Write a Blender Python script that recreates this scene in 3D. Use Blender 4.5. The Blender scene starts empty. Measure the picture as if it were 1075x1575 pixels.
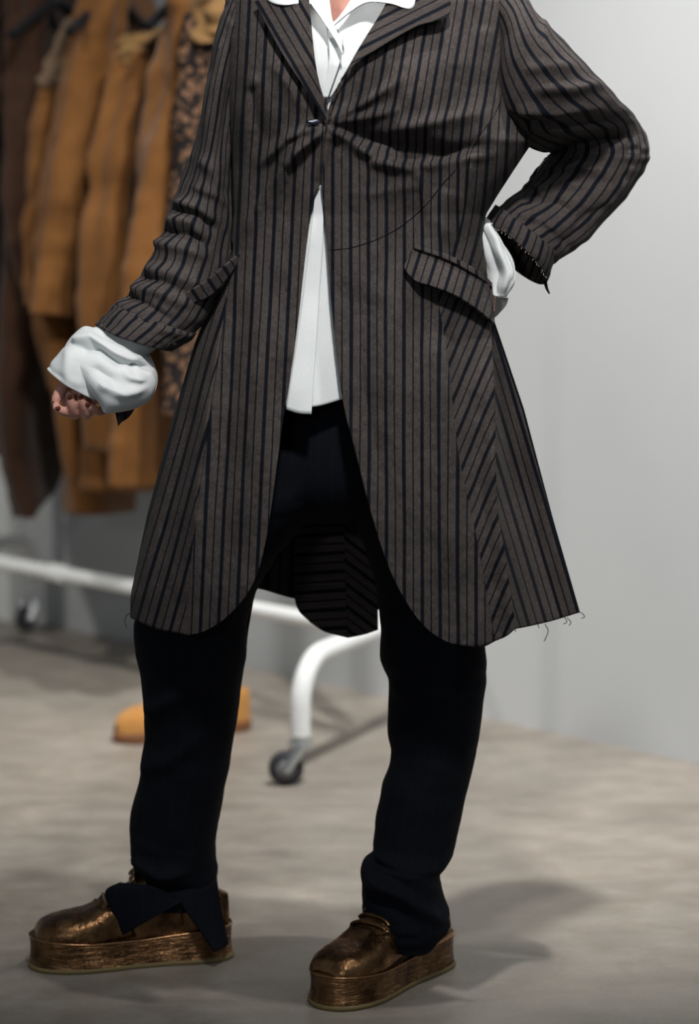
import bpy, bmesh, math, random
import numpy as np
from mathutils import Vector

random.seed(7)
SC = bpy.context.scene
COL = SC.collection

# ------------------------------------------------------------------ camera
CAM_H = 1.25
F = 85.0 / 36.0 * 1575.0
PITCH = math.atan((787.5 - 270.0) / F)
cam_d = bpy.data.cameras.new('camera')
cam_d.sensor_fit = 'VERTICAL'
cam_d.sensor_height = 36.0
cam_d.sensor_width = 36.0
cam_d.lens = 85.0
cam_d.dof.use_dof = True
cam_d.dof.focus_distance = 3.62
cam_d.dof.aperture_fstop = 2.2
cam = bpy.data.objects.new('camera', cam_d)
cam.location = (0, 0, CAM_H)
cam.rotation_euler = (math.pi / 2 - PITCH, 0, 0)
COL.objects.link(cam)
SC.camera = cam

# ------------------------------------------------------------------ world, lights, exposure
w = bpy.data.worlds.new('world'); SC.world = w; w.use_nodes = True
bg = w.node_tree.nodes['Background']
bg.inputs[0].default_value = (0.80, 0.92, 1.0, 1); bg.inputs[1].default_value = 0.11

def lamp(name, kind, loc, target, power, size=0.3, color=(1, 1, 1), spot=None, blend=0.6):
    d = bpy.data.lights.new(name, kind); d.energy = power; d.color = color
    if kind == 'AREA':
        d.shape = 'DISK'; d.size = size
    else:
        d.shadow_soft_size = size
    if kind == 'SPOT':
        d.spot_size = math.radians(spot); d.spot_blend = blend
    o = bpy.data.objects.new(name, d); COL.objects.link(o)
    o.location = loc
    o.rotation_euler = (Vector(target) - Vector(loc)).to_track_quat('-Z', 'Y').to_euler()
    return o
lamp('ceiling_spot_a', 'SPOT', (0.52, 3.40, 3.5), (0.25, 5.4, 0.0), 400, 0.05, (1, 0.97, 0.94), 68, 1.0)
lamp('ceiling_spot_b', 'SPOT', (0.70, 4.00, 3.5), (0.05, 5.2, 0.0), 170, 0.05, (1, 0.97, 0.94), 68, 1.0)
lamp('ceiling_spot_c', 'SPOT', (2.2, 2.0, 3.5), (1.1, 4.9, 0.6), 80, 0.15, (0.97, 0.99, 1.0), 64, 1.0)
lamp('ceiling_spot_d', 'SPOT', (0.20, 1.60, 3.5), (0.0, 4.1, 1.42), 390, 0.14, (1, 0.97, 0.94), 50, 1.0)
lamp('ceiling_spot_e', 'SPOT', (-2.30, 4.30, 3.4), (-1.0, 5.7, 0.7), 170, 0.08, (1, 0.95, 0.88), 50, 1.0)
lamp('room_light_front', 'SPOT', (-1.25, -1.9, 2.05), (0.3, 3.9, 1.1), 70, 0.2, (0.97, 0.98, 1.0), 70)

vs = SC.view_settings
vs.view_transform = 'Standard'; vs.look = 'None'; vs.gamma = 1.0; vs.use_curve_mapping = False
vs.exposure = 0.20

# ------------------------------------------------------------------ projection helpers
_sp, _cp = math.sin(PITCH), math.cos(PITCH)
def P(px, py, Y):
    """world point seen at pixel (px,py) of the 1075x1575 frame, at distance Y (vectorised)"""
    px = np.asarray(px, float); py = np.asarray(py, float); Y = np.asarray(Y, float)
    cx = (px - 537.5) / F; cy = (787.5 - py) / F
    dy = _cp + _sp * cy; dz = -_sp + _cp * cy
    t = Y / dy
    return np.stack(np.broadcast_arrays(cx * t, Y + 0 * t, CAM_H + dz * t), -1)
def G(px, py):
    """floor point under pixel"""
    cy = (787.5 - py) / F
    dy = _cp + _sp * cy; dz = -_sp + _cp * cy
    t = -CAM_H / dz
    return np.array([(px - 537.5) / F * t, dy * t, 0.0])
PY = 3.70          # distance of the standing person

# ------------------------------------------------------------------ numpy helpers
def lut(pts):
    xs = np.array([p[0] for p in pts], float); ys = np.array([p[1] for p in pts], float)
    return lambda v: np.interp(v, xs, ys)
def _hash(ix, iy, s):
    n = (ix * 374761393 + iy * 668265263 + s * 974634541) & 0x7fffffff
    n = ((n ^ (n >> 13)) * 1274126177) & 0x7fffffff
    return ((n ^ (n >> 16)) & 0xffff) / 65535.0
def vnoise(x, y, s=0):
    x = np.asarray(x, float); y = np.asarray(y, float)
    ix = np.floor(x).astype(np.int64); iy = np.floor(y).astype(np.int64)
    fx = x - ix; fy = y - iy
    fx = fx * fx * (3 - 2 * fx); fy = fy * fy * (3 - 2 * fy)
    a = _hash(ix, iy, s); b = _hash(ix + 1, iy, s); c = _hash(ix, iy + 1, s); d = _hash(ix + 1, iy + 1, s)
    return (a * (1 - fx) + b * fx) * (1 - fy) + (c * (1 - fx) + d * fx) * fy - 0.5
def ridges(px, py, lst):
    """sum of soft ridges along pixel-plane polylines: (points, amplitude m, width px)"""
    out = np.zeros(np.broadcast(px, py).shape)
    for pts, amp, wd in lst:
        pts = np.array(pts, float)
        seg = np.linalg.norm(np.diff(pts, axis=0), axis=1); tot = seg.sum(); acc = 0
        best = np.full(out.shape, 1e9); bt = np.zeros(out.shape)
        for k in range(len(pts) - 1):
            a = pts[k]; d = pts[k + 1] - a; L2 = (d ** 2).sum()
            t = np.clip(((px - a[0]) * d[0] + (py - a[1]) * d[1]) / L2, 0, 1)
            dist = np.hypot(px - a[0] - t * d[0], py - a[1] - t * d[1])
            m = dist < best
            best = np.where(m, dist, best); bt = np.where(m, (acc + t * seg[k]) / tot, bt)
            acc += seg[k]
        taper = np.clip(np.minimum(bt / 0.12 + 0.25, (1 - bt) / 0.3), 0, 1)
        out += amp * taper * (.55 * np.exp(-(best / wd) ** 2) + .45 * np.exp(-1.4 * best / wd))
    return out
def poly(pts, n, byY=False):
    """resample a polyline to n points (smooth Catmull-Rom), by arc length or by y"""
    pts = np.array(pts, float)
    if len(pts) > 2:
        q = np.vstack([2 * pts[0] - pts[1], pts, 2 * pts[-1] - pts[-2]])
        out = []
        for k in range(1, len(q) - 2):
            p0, p1, p2, p3 = q[k - 1], q[k], q[k + 1], q[k + 2]
            for t in np.linspace(0, 1, 14, endpoint=False):
                out.append(0.5 * ((2 * p1) + (p2 - p0) * t + (2 * p0 - 5 * p1 + 4 * p2 - p3) * t * t + (3 * p1 - p0 - 3 * p2 + p3) * t ** 3))
        out.append(pts[-1]); pts = np.array(out)
    if byY:
        prm = np.maximum.accumulate(pts[:, 1] + np.arange(len(pts)) * 1e-6)
    else:
        prm = np.concatenate([[0], np.cumsum(np.linalg.norm(np.diff(pts, axis=0), axis=1))])
    s = np.linspace(prm[0], prm[-1], n)
    return np.stack([np.interp(s, prm, pts[:, k]) for k in range(pts.shape[1])], -1)
def crom(rows, n):
    """smooth interpolation of keyed rows to n rows (uniform keys)"""
    q = np.array(rows, float); m = len(q)
    q = np.vstack([2 * q[0] - q[1], q, 2 * q[-1] - q[-2]])
    s = np.linspace(0, m - 1, n); k = np.minimum(s.astype(int), m - 2); t = (s - k)[:, None]
    p0, p1, p2, p3 = q[k], q[k + 1], q[k + 2], q[k + 3]
    return 0.5 * ((2 * p1) + (p2 - p0) * t + (2 * p0 - 5 * p1 + 4 * p2 - p3) * t * t + (3 * p1 - p0 - 3 * p2 + p3) * t ** 3)

# ------------------------------------------------------------------ object helpers
def tag(o, label=None, cat=None, group=None, kind=None):
    if label: o['label'] = label
    if cat: o['category'] = cat
    if group: o['group'] = group
    if kind: o['kind'] = kind
    return o
def empty(name, loc, label=None, cat=None, group=None):
    o = bpy.data.objects.new(name, None); COL.objects.link(o); o.location = loc
    o.empty_display_size = 0.1
    return tag(o, label, cat, group)
def setparent(o, parent):
    if parent is not None:
        o.parent = parent
        q = parent; off = Vector((0, 0, 0))
        while q is not None:
            off += q.location; q = q.parent
        o.location = -off            # vertices stay in world coordinates
def mesh_obj(name, verts, faces, mat, parent=None, uvs=None, smooth=True, solid=0.0, offset=0.0):
    me = bpy.data.meshes.new(name)
    me.from_pydata([tuple(v) for v in verts], [], [tuple(f) for f in faces])
    if uvs is not None:
        ul = me.uv_layers.new(name='UVMap')
        li = np.empty(len(me.loops), np.int32); me.loops.foreach_get('vertex_index', li)
        ul.data.foreach_set('uv', np.asarray(uvs, np.float32)[li].ravel())
    if smooth:
        me.polygons.foreach_set('use_smooth', np.ones(len(me.polygons), bool))
    me.update()
    o = bpy.data.objects.new(name, me); COL.objects.link(o)
    if mat: me.materials.append(M[mat])
    if solid:
        m = o.modifiers.new('thickness', 'SOLIDIFY'); m.thickness = solid; m.offset = offset
    setparent(o, parent)
    return o
def grid_faces(nr, nc, base=0, flip=False):
    r = np.arange(nr - 1)[:, None] * nc + np.arange(nc - 1)[None, :] + base
    q = np.stack([r, r + 1, r + nc + 1, r + nc], -1).reshape(-1, 4)
    return q[:, ::-1] if flip else q
class Geo:
    """collects grids and shapes into one mesh"""
    def __init__(s): s.v = []; s.f = []; s.u = []; s.n = 0
    def grid(s, V, UV=None, flip=False):
        nr, nc = V.shape[:2]
        s.f.append(grid_faces(nr, nc, s.n, flip)); s.v.append(V.reshape(-1, 3))
        s.u.append(np.zeros((nr * nc, 2)) if UV is None else UV.reshape(-1, 2)); s.n += nr * nc
    def cap(s, ring):
        ring = np.asarray(ring); k = len(ring)
        s.v.append(np.vstack([ring, ring.mean(0)])); s.u.append(np.zeros((k + 1, 2)))
        s.f.append(np.array([[s.n + i, s.n + (i + 1) % k, s.n + k, s.n + k] for i in range(k)])); s.n += k + 1
    def faces(s):
        out = []
        for a in s.f:
            for q in a:
                out.append(tuple(q[:3]) if len(q) == 4 and q[2] == q[3] else tuple(q))
        return out
    def build(s, name, mat, parent=None, smooth=True, solid=0.0, offset=0.0):
        return mesh_obj(name, np.vstack(s.v), s.faces(), mat, parent, np.vstack(s.u), smooth, solid, offset)
    def tube(s, pts, rad, n=12, caps=True, smooth_n=None):
        """round tube along world points; rad scalar or per-point"""
        pts = np.array(pts, float); rad = np.broadcast_to(np.asarray(rad, float), (len(pts),)).copy()
        if smooth_n:
            a = crom(np.hstack([pts, rad[:, None]]), smooth_n); pts = a[:, :3]; rad = a[:, 3]
        T = np.gradient(pts, axis=0); T /= np.linalg.norm(T, axis=1)[:, None] + 1e-12
        up = np.array([0, 0, 1.0]) if abs(T[0][2]) < 0.9 else np.array([0, 1.0, 0])
        A = np.cross(T[0], up); A /= np.linalg.norm(A)
        rows = []; ang = np.linspace(0, 2 * math.pi, n + 1)
        for k in range(len(pts)):
            A = A - T[k] * A.dot(T[k]); A /= np.linalg.norm(A); B = np.cross(T[k], A)
            rows.append(pts[k] + rad[k] * (np.cos(ang)[:, None] * A + np.sin(ang)[:, None] * B))
        V = np.array(rows); s.grid(V)
        if caps:
            s.cap(V[0, :-1]); s.cap(V[-1, :-1])
        return s
    def ball(s, c, r, n=12, rot=None):
        c = np.asarray(c, float); r = np.broadcast_to(np.asarray(r, float), (3,))
        th = np.linspace(0, 2 * math.pi, n + 1)[None, :]; ph = np.linspace(-math.pi / 2, math.pi / 2, n // 2 + 2)[:, None]
        D = np.stack([np.cos(ph) * np.cos(th) * r[0], np.cos(ph) * np.sin(th) * r[1], np.sin(ph) * r[2] + 0 * th], -1)
        if rot is not None: D = D @ np.asarray(rot).T
        s.grid(c + D); return s
    def box(s, lo, hi):
        x0, y0, z0 = lo; x1, y1, z1 = hi
        v = np.array([(x, y, z) for z in (z0, z1) for y in (y0, y1) for x in (x0, x1)], float)
        s.v.append(v); s.u.append(np.zeros((8, 2)))
        s.f.append(np.array([(0, 2, 3, 1), (4, 5, 7, 6), (0, 1, 5, 4), (2, 6, 7, 3), (0, 4, 6, 2), (1, 3, 7, 5)]) + s.n); s.n += 8
        return s

def coons(top, bottom, left, right, nr, nc, byY=True):
    """pixel-plane Coons patch -> X,Y pixel arrays (nr,nc)"""
    L = poly(left, nr, byY); R = poly(right, nr, byY); T = poly(top, nc); B = poly(bottom, nc)
    u = np.linspace(0, 1, nc)[None, :, None]; v = np.linspace(0, 1, nr)[:, None, None]
    S = (1 - u) * L[:, None] + u * R[:, None] + (1 - v) * T[None] + v * B[None]
    S -= (1 - u) * (1 - v) * L[0] + u * (1 - v) * R[0] + (1 - u) * v * L[-1] + u * v * R[-1]
    return S[..., 0], S[..., 1]

def tube2(secs, nr, na, Y=PY, disp=None, power=1.0, ucirc=0.34, uoff=0.0, a0=0.0, a1=2 * math.pi):
    """loft between pixel edge points. secs: (Lx,Ly,Rx,Ry,dyL,dyR,b[,tx,ty]) ; angle 0 = R edge, 90deg = towards camera"""
    S_ = np.array([list(s) + [0.0] * (9 - len(s)) for s in secs], float)
    K = crom(S_, nr)
    L = P(K[:, 0], K[:, 1], Y + K[:, 4]); R = P(K[:, 2], K[:, 3], Y + K[:, 5])
    C = (L + R) / 2; S = (R - L) / 2; b = K[:, 6]
    N = np.stack([-S[:, 1], S[:, 0], 0 * b], -1)
    flat = np.abs(K[:, 5] - K[:, 4]) < 1e-4
    N[flat] = (0, 1, 0)
    N /= np.linalg.norm(N, axis=1)[:, None] + 1e-12
    N *= np.where(N[:, 1] < 0, -1, 1)[:, None]
    sc = Y / F
    tilt = np.stack([K[:, 7] * sc, 0 * b, -K[:, 8] * sc], -1)
    ang = np.linspace(a0, a1, na)
    ca = np.sign(np.cos(ang)) * np.abs(np.cos(ang)) ** power; sa = np.sign(np.sin(ang)) * np.abs(np.sin(ang)) ** power
    V = C[:, None] + S[:, None] * ca[None, :, None] - (N * b[:, None] + tilt)[:, None] * sa[None, :, None]
    PX = (K[:, 0] + K[:, 2])[:, None] / 2 + ((K[:, 2] - K[:, 0]) / 2)[:, None] * ca + 0 * sa
    PYY = (K[:, 1] + K[:, 3])[:, None] / 2 + ((K[:, 3] - K[:, 1]) / 2)[:, None] * ca
    t = np.linspace(0, 1, nr)[:, None]
    if disp is not None:
        Sh = S / (np.linalg.norm(S, axis=1)[:, None] + 1e-12)
        n = Sh[:, None] * np.cos(ang)[None, :, None] - N[:, None] * np.sin(ang)[None, :, None]
        V = V + n * disp(PX, PYY, ang[None, :] + 0 * t, t + 0 * ang[None, :])[..., None]
    ln = np.concatenate([[0], np.cumsum(np.linalg.norm(np.diff(C, axis=0), axis=1))])
    UV = np.stack(np.broadcast_arrays(uoff + ang[None, :] / (2 * math.pi) * ucirc, ln[:, None]), -1)
    return V, UV, PX, PYY

# ------------------------------------------------------------------ materials
M = {}
def newmat(name, rough=0.7, metal=0.0, color=(.5, .5, .5), spec=0.5):
    m = bpy.data.materials.new(name); m.use_nodes = True
    b = m.node_tree.nodes['Principled BSDF']
    b.inputs['Base Color'].default_value = (*color, 1); b.inputs['Roughness'].default_value = rough
    b.inputs['Metallic'].default_value = metal; b.inputs['Specular IOR Level'].default_value = spec
    M[name] = m
    return m, m.node_tree, b
class N_:
    def __init__(s, nt): s.nt = nt
    def n(s, typ, **kw):
        x = s.nt.nodes.new(typ)
        for k, v in kw.items():
            if k == 'ins':
                for i, val in v.items(): x.inputs[i].default_value = val
            else: setattr(x, k, v)
        return x
    def l(s, a, b): s.nt.links.new(a, b)
    def math(s, op, a, b=None, c=None):
        x = s.n('ShaderNodeMath', operation=op)
        for i, v in enumerate((a, b, c)):
            if v is None: continue
            if isinstance(v, (int, float)): x.inputs[i].default_value = v
            else: s.l(v, x.inputs[i])
        return x.outputs[0]
    def noise(s, vec, scale, detail=3, rough=0.55):
        x = s.n('ShaderNodeTexNoise'); x.inputs['Scale'].default_value = scale
        x.inputs['Detail'].default_value = detail; x.inputs['Roughness'].default_value = rough
        if vec is not None: s.l(vec, x.inputs['Vector'])
        return x.outputs['Fac']
    def mapr(s, v, a, b, c=0.0, d=1.0, smooth=False):
        x = s.n('ShaderNodeMapRange', interpolation_type='SMOOTHSTEP' if smooth else 'LINEAR')
        s.l(v, x.inputs[0])
        for i, val in zip((1, 2, 3, 4), (a, b, c, d)): x.inputs[i].default_value = val
        return x.outputs[0]
    def mix(s, fac, a, b):
        x = s.n('ShaderNodeMix', data_type='RGBA')
        if isinstance(fac, (int, float)): x.inputs[0].default_value = fac
        else: s.l(fac, x.inputs[0])
        for i, v in ((6, a), (7, b)):
            if isinstance(v, tuple): x.inputs[i].default_value = (*v, 1)
            else: s.l(v, x.inputs[i])
        return x.outputs[2]
    def bump(s, h, strength, dist, bsdf):
        x = s.n('ShaderNodeBump'); x.inputs['Strength'].default_value = strength; x.inputs['Distance'].default_value = dist
        s.l(h, x.inputs['Height']); s.l(x.outputs[0], bsdf.inputs['Normal'])
    def objco(s): return s.n('ShaderNodeTexCoord').outputs['Object']
    def geo(s): return s.n('ShaderNodeNewGeometry').outputs['Position']
    def uv(s): return s.n('ShaderNodeUVMap').outputs[0]
    def scalev(s, v, sx, sy, sz):
        x = s.n('ShaderNodeMapping'); s.l(v, x.inputs[0]); x.inputs['Scale'].default_value = (sx, sy, sz); return x.outputs[0]

def stripe_mat(name, base_a, base_b, dark, period=0.0275, thick=0.17, thin=0.055, rough=0.85):
    m, nt, b = newmat(name, rough, spec=0.12); n = N_(nt)
    uv = n.uv(); sep = n.n('ShaderNodeSeparateXYZ'); n.l(uv, sep.inputs[0])
    u = n.math('MULTIPLY', sep.outputs[0], 1 / period)
    fr = n.math('FRACT', u)
    d1 = n.math('ABSOLUTE', n.math('SUBTRACT', fr, 0.5))                     # 0 at the wide stripe
    wide = n.mapr(d1, thick / 2 - 0.018, thick / 2 + 0.018, 1, 0)
    d2 = n.math('SUBTRACT', 0.5, d1)                                         # 0 at the thin stripe
    th = n.mapr(d2, thin / 2 - 0.015, thin / 2 + 0.015, 0.95, 0)
    msk = n.math('MAXIMUM', wide, th)
    slub = n.noise(n.scalev(uv, 900, 120, 1), 1.0, 3)
    slub2 = n.noise(n.scalev(uv, 130, 900, 1), 1.0, 3)
    big = n.noise(n.scalev(uv, 14, 9, 1), 1.0, 3)
    s = n.math('ADD', n.math('MULTIPLY', n.math('ADD', slub, slub2), 0.42), n.math('MULTIPLY', big, 0.25))
    f = n.mapr(s, 0.42, 0.68)
    c = n.mix(f, base_a, base_b)
    c = n.mix(msk, c, dark)
    n.l(c, b.inputs['Base Color'])
    n.bump(n.math('ADD', slub, slub2), 0.35, 0.0008, b)
    b.inputs['Sheen Weight'].default_value = 0.02; b.inputs['Sheen Roughness'].default_value = 0.5
    return m
stripe_mat('coat_stripe', (.026, .022, .021), (.082, .069, .065), (.003, .0045, .0085), thick=.20, thin=.085)

def cloth_mat(name, ca, cb, scale=300, rough=0.85, big=6.0, bigamt=0.5, bumpd=0.0006, sheen=0.1):
    m, nt, b = newmat(name, rough, spec=0.2); n = N_(nt); co = n.objco()
    f1 = n.noise(co, scale, 3); f2 = n.noise(co, big, 3)
    f = n.mapr(n.math('ADD', n.math('MULTIPLY', f1, 1 - bigamt), n.math('MULTIPLY', f2, bigamt)), 0.3, 0.7)
    n.l(n.mix(f, ca, cb), b.inputs['Base Color']); n.bump(f1, 0.4, bumpd, b)
    b.inputs['Sheen Weight'].default_value = sheen
    return m
cloth_mat('white_cotton', (.66, .70, .71), (.76, .79, .795), 500, 0.8)
cloth_mat('tan_canvas', (.092, .035, .0062), (.165, .068, .0145), 260, 0.8, 9)
cloth_mat('tan_rope', (.09, .048, .016), (.22, .125, .045), 160, 0.85, 30)
cloth_mat('grey_brown_knit', (.06, .036, .02), (.16, .11, .07), 120, 0.9, 40)
cloth_mat('brown_tweed', (.012, .006, .004), (.062, .026, .012), 420, 0.9, 10, 0.35, 0.001)
cloth_mat('black_brown_wool', (.007, .005, .004), (.022, .014, .010), 300, 0.95, 10)
cloth_mat('skin', (.56, .27, .21), (.68, .36, .29), 60, 0.5, 20, 0.5, 0.0002, 0.0)
cloth_mat('hair', (.03, .018, .01), (.07, .04, .02), 200, 0.5)
newmat('nail_polish', 0.2, 0, (.10, .025, .012))
newmat('button_navy', 0.3, 0, (.012, .014, .03))
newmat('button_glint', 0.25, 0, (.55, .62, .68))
newmat('seam_black', 0.9, 0, (.004, .0045, .007), 0.1)
newmat('thread', 0.9, 0, (.05, .042, .04), 0.1)
newmat('thread_pale', 0.9, 0, (.30, .26, .23), 0.1)

m, nt, b = newmat('trouser_wool', 0.9, 0, (.006, .007, .010), 0.1); n = N_(nt)
uv = n.uv(); sep = n.n('ShaderNodeSeparateXYZ'); n.l(uv, sep.inputs[0])
fr = n.math('ABSOLUTE', n.math('SUBTRACT', n.math('FRACT', n.math('MULTIPLY', sep.outputs[0], 1 / 0.021)), 0.5))
st = n.mapr(fr, 0.03, 0.10, 1, 0)
f = n.noise(n.scalev(uv, 900, 200, 1), 1.0, 3)
c = n.mix(n.mapr(f, .3, .7), (.0033, .0041, .0068), (.0062, .0078, .0122))
c = n.mix(n.math('MULTIPLY', st, 0.35), c, (.009, .009, .012))
n.l(c, b.inputs['Base Color']); n.bump(f, 0.3, 0.0006, b)

def bronze(name, wr_scale, stretch, bstr, bd, dark=0.5):
    m, nt, b = newmat(name, 0.34, 0.92, (.3, .16, .07)); n = N_(nt)
    co = n.objco(); f = n.noise(co, 26, 4); f2 = n.noise(co, 160, 3)
    c = n.mix(n.mapr(f, .36, .64), (.075, .038, .017), (.27, .148, .068))
    c = n.mix(n.math('MULTIPLY', n.mapr(f2, .56, .72), dark), c, (.05, .026, .014))
    n.l(c, b.inputs['Base Color'])
    n.l(n.mapr(f2, .3, .7, .20, .42), b.inputs['Roughness'])
    h = n.noise(n.scalev(co, *stretch), wr_scale, 4, .6)
    n.bump(h, bstr, bd, b)
bronze('bronze_leather', 60, (1, 1, 1), 0.45, 0.004)
newmat('bronze_welt', 0.25, 0.95, (.36, .20, .10))
bronze('bronze_sole', 30, (1, 1, 5.5), 0.9, 0.006, 0.25)
newmat('outsole_rubber', 0.7, 0, (.16, .12, .045))
newmat('bronze_dark', 0.4, 0.7, (.06, .03, .014))

newmat('white_enamel', 0.3, 0, (.80, .82, .82))
newmat('zinc', 0.3, 0.9, (.62, .66, .68))
newmat('caster_rubber', 0.6, 0, (.02, .02, .024))
newmat('caster_hub', 0.5, 0, (.16, .16, .17))
newmat('black_plastic', 0.35, 0, (.008, .008, .010))
cloth_mat('tan_suede', (.36, .16, .04), (.50, .25, .075), 200, 0.9, 12)
newmat('boot_sole', 0.7, 0, (.17, .065, .022))

m, nt, b = newmat('leopard_knit', 0.9, 0, (.2, .1, .05), 0.2); n = N_(nt); co = n.objco()
v = n.n('ShaderNodeTexVoronoi', feature='F1'); n.l(co, v.inputs['Vector']); v.inputs['Scale'].default_value = 62
c = n.mix(n.mapr(v.outputs['Distance'], .38, .5), (.13, .07, .038), (.008, .006, .006))
n.l(c, b.inputs['Base Color'])

m, nt, b = newmat('wall_paint', 0.55, 0, (.6, .6, .6), 0.3); n = N_(nt); p = n.geo()
f = n.noise(p, 1.2, 4); f2 = n.noise(p, 240, 2)
n.l(n.mix(n.mapr(f, .3, .7), (.43, .447, .455), (.47, .485, .49)), b.inputs['Base Color']); n.bump(f2, 0.08, 0.001, b)

m, nt, b = newmat('concrete', 0.42, 0, (.3, .28, .25), 0.4); n = N_(nt); p = n.geo()
w1 = n.noise(p, 2.3, 6, .62); w2 = n.noise(n.scalev(p, 1, 1.9, 1), 9, 6, .6); w3 = n.noise(p, 130, 3)
s = n.math('ADD', n.math('ADD', n.math('MULTIPLY', w1, .55), n.math('MULTIPLY', w2, .33)), n.math('MULTIPLY', w3, .12))
c = n.mix(n.mapr(s, .34, .66), (.165, .144, .120), (.345, .313, .270))
vein = n.math('ABSOLUTE', n.math('SUBTRACT', n.noise(p, 1.7, 5, .55), .5))
c = n.mix(n.mapr(vein, 0.0, 0.012, .28, 0), c, (.22, .18, .13))
n.l(c, b.inputs['Base Color'])
n.l(n.mapr(w2, .3, .7, .36, .6), b.inputs['Roughness']); n.bump(n.math('ADD', w3, w2), 0.12, 0.002, b)

# ------------------------------------------------------------------ the room
g = Geo(); g.box((-7, -4, -0.05), (5, 9.5, 0)); tag(g.build('floor', 'concrete', smooth=False), kind='structure')
wa = G(84, 963); wb = G(1075, 1175)
wd = (wb - wa) / np.linalg.norm(wb - wa); wn = np.array([-wd[1], wd[0], 0])
if wn[1] < 0: wn = -wn
A0 = wa - wd * 3.2; B0 = wb + wd * 3.2
def slab(name, p, q, thick, z0, z1, mat):
    v = [];
    for z in (z0, z1):
        for k in (p, q, q + wn * thick, p + wn * thick): v.append((k[0], k[1], z))
    o = mesh_obj(name, v, [(0, 3, 2, 1), (4, 5, 6, 7), (0, 1, 5, 4), (1, 2, 6, 5), (2, 3, 7, 6), (3, 0, 4, 7)], mat, smooth=False)
    return tag(o, kind='structure')
slab('wall_back', A0, B0, 0.12, 0.0, 3.9, 'wall_paint')
q = G(11, 947.5) ; q2 = G(38, 953)
slab('trim_1', q - wn * 0.05, q2 - wn * 0.05, 0.045, 0.0, 3.2, 'white_enamel')

# ------------------------------------------------------------------ the clothes rack
FC = G(462, 1207); BC = G(50, 968)
fdir = np.array([0.426, 0.905, 0.0]); fdir /= np.linalg.norm(fdir)
HALF = 0.36; RZ = 0.262
mid = FC + fdir * HALF; end = BC - fdir * HALF
RL = np.linalg.norm(end - mid); rdir = (end - mid) / RL
rack = empty('clothing_rack', tuple(mid), 'white tubular steel clothes rack on casters by the grey wall', 'rack')
up = np.array([0, 0, 1.0]); TR = 0.0215
def foot(c):
    g = Geo(); a = c - fdir * HALF; b_ = c + fdir * HALF; R = 0.10
    pts = [a + up * 0.105, a + up * (RZ - R)]
    for k in range(1, 8):
        th = k / 8 * math.pi / 2
        pts.append(a + fdir * R * (1 - math.cos(th)) + up * (RZ - R + R * math.sin(th)))
    pts += [a + fdir * R + up * RZ, b_ - fdir * R + up * RZ]
    for k in range(1, 8):
        th = k / 8 * math.pi / 2
        pts.append(b_ - fdir * R * (1 - math.sin(th)) + up * (RZ - R + R * math.cos(th)))
    pts += [b_ + up * (RZ - R), b_ + up * 0.105]
    g.tube(pts, TR, 18); g.build('base_foot', 'white_enamel', rack)
def caster(p, yaw):
    d = np.array([math.cos(yaw), math.sin(yaw), 0]); s = np.array([-d[1], d[0], 0]); WR = 0.036
    c = p + d * -0.03 + up * (WR + 0.0005)
    def disc(r0, r1, h, nn=28):
        g = Geo(); th = np.linspace(0, 2 * math.pi, nn + 1)
        rows = []
        for rr, hh in ((r0, -h), (r1 - .004, -h), (r1, -h + .004), (r1, h - .004), (r1 - .004, h), (r0, h)):
            rows.append(c + rr * (np.cos(th)[:, None] * d + np.sin(th)[:, None] * up) + s * hh)
        g.grid(np.array(rows)); return g
    g = Geo(); g.tube([p + up * 0.078, p + up * 0.108], 0.017, 14)
    g.tube([p + up * 0.084, p + up * 0.093], 0.026, 16)
    fork = g.build('caster', 'zinc', rack)
    for sg in (-1, 1):
        g = Geo(); o = s * 0.017 * sg
        g.tube([p + o + up * 0.085, p + o - d * 0.012 + up * 0.066, c + o], [0.013, 0.012, 0.010], 10)
        g.tube([c + o, c + o * 1.25], [0.009, 0.007], 10)
        g.build('fork', 'zinc', fork)
    disc(0.022, WR, 0.012).build('tyre', 'caster_rubber', fork)
    disc(0.001, 0.0225, 0.0125).build('wheel_hub', 'caster_hub', fork)
for c in (mid, end):
    foot(c)
    for sg in (-1, 1): caster(c + fdir * HALF * sg, math.radians(8 if sg < 0 else 60))
    g = Geo(); g.tube([c + up * RZ, c + up * 1.74], TR, 16); g.build('upright', 'white_enamel', rack)
g = Geo(); g.tube([mid + up * RZ, end + up * RZ], 0.018, 16); g.build('lower_rail', 'white_enamel', rack)
g = Geo(); k = mid + rdir * RL * .72 + up * RZ; g.tube([k - rdir * .022, k + rdir * .022], 0.0235, 16); g.build('rail_sleeve', 'white_enamel', rack)
g = Geo(); g.tube([mid - rdir * .03 + up * 1.74, end + rdir * .03 + up * 1.74], 0.016, 16); g.build('top_rail', 'white_enamel', rack)

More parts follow.
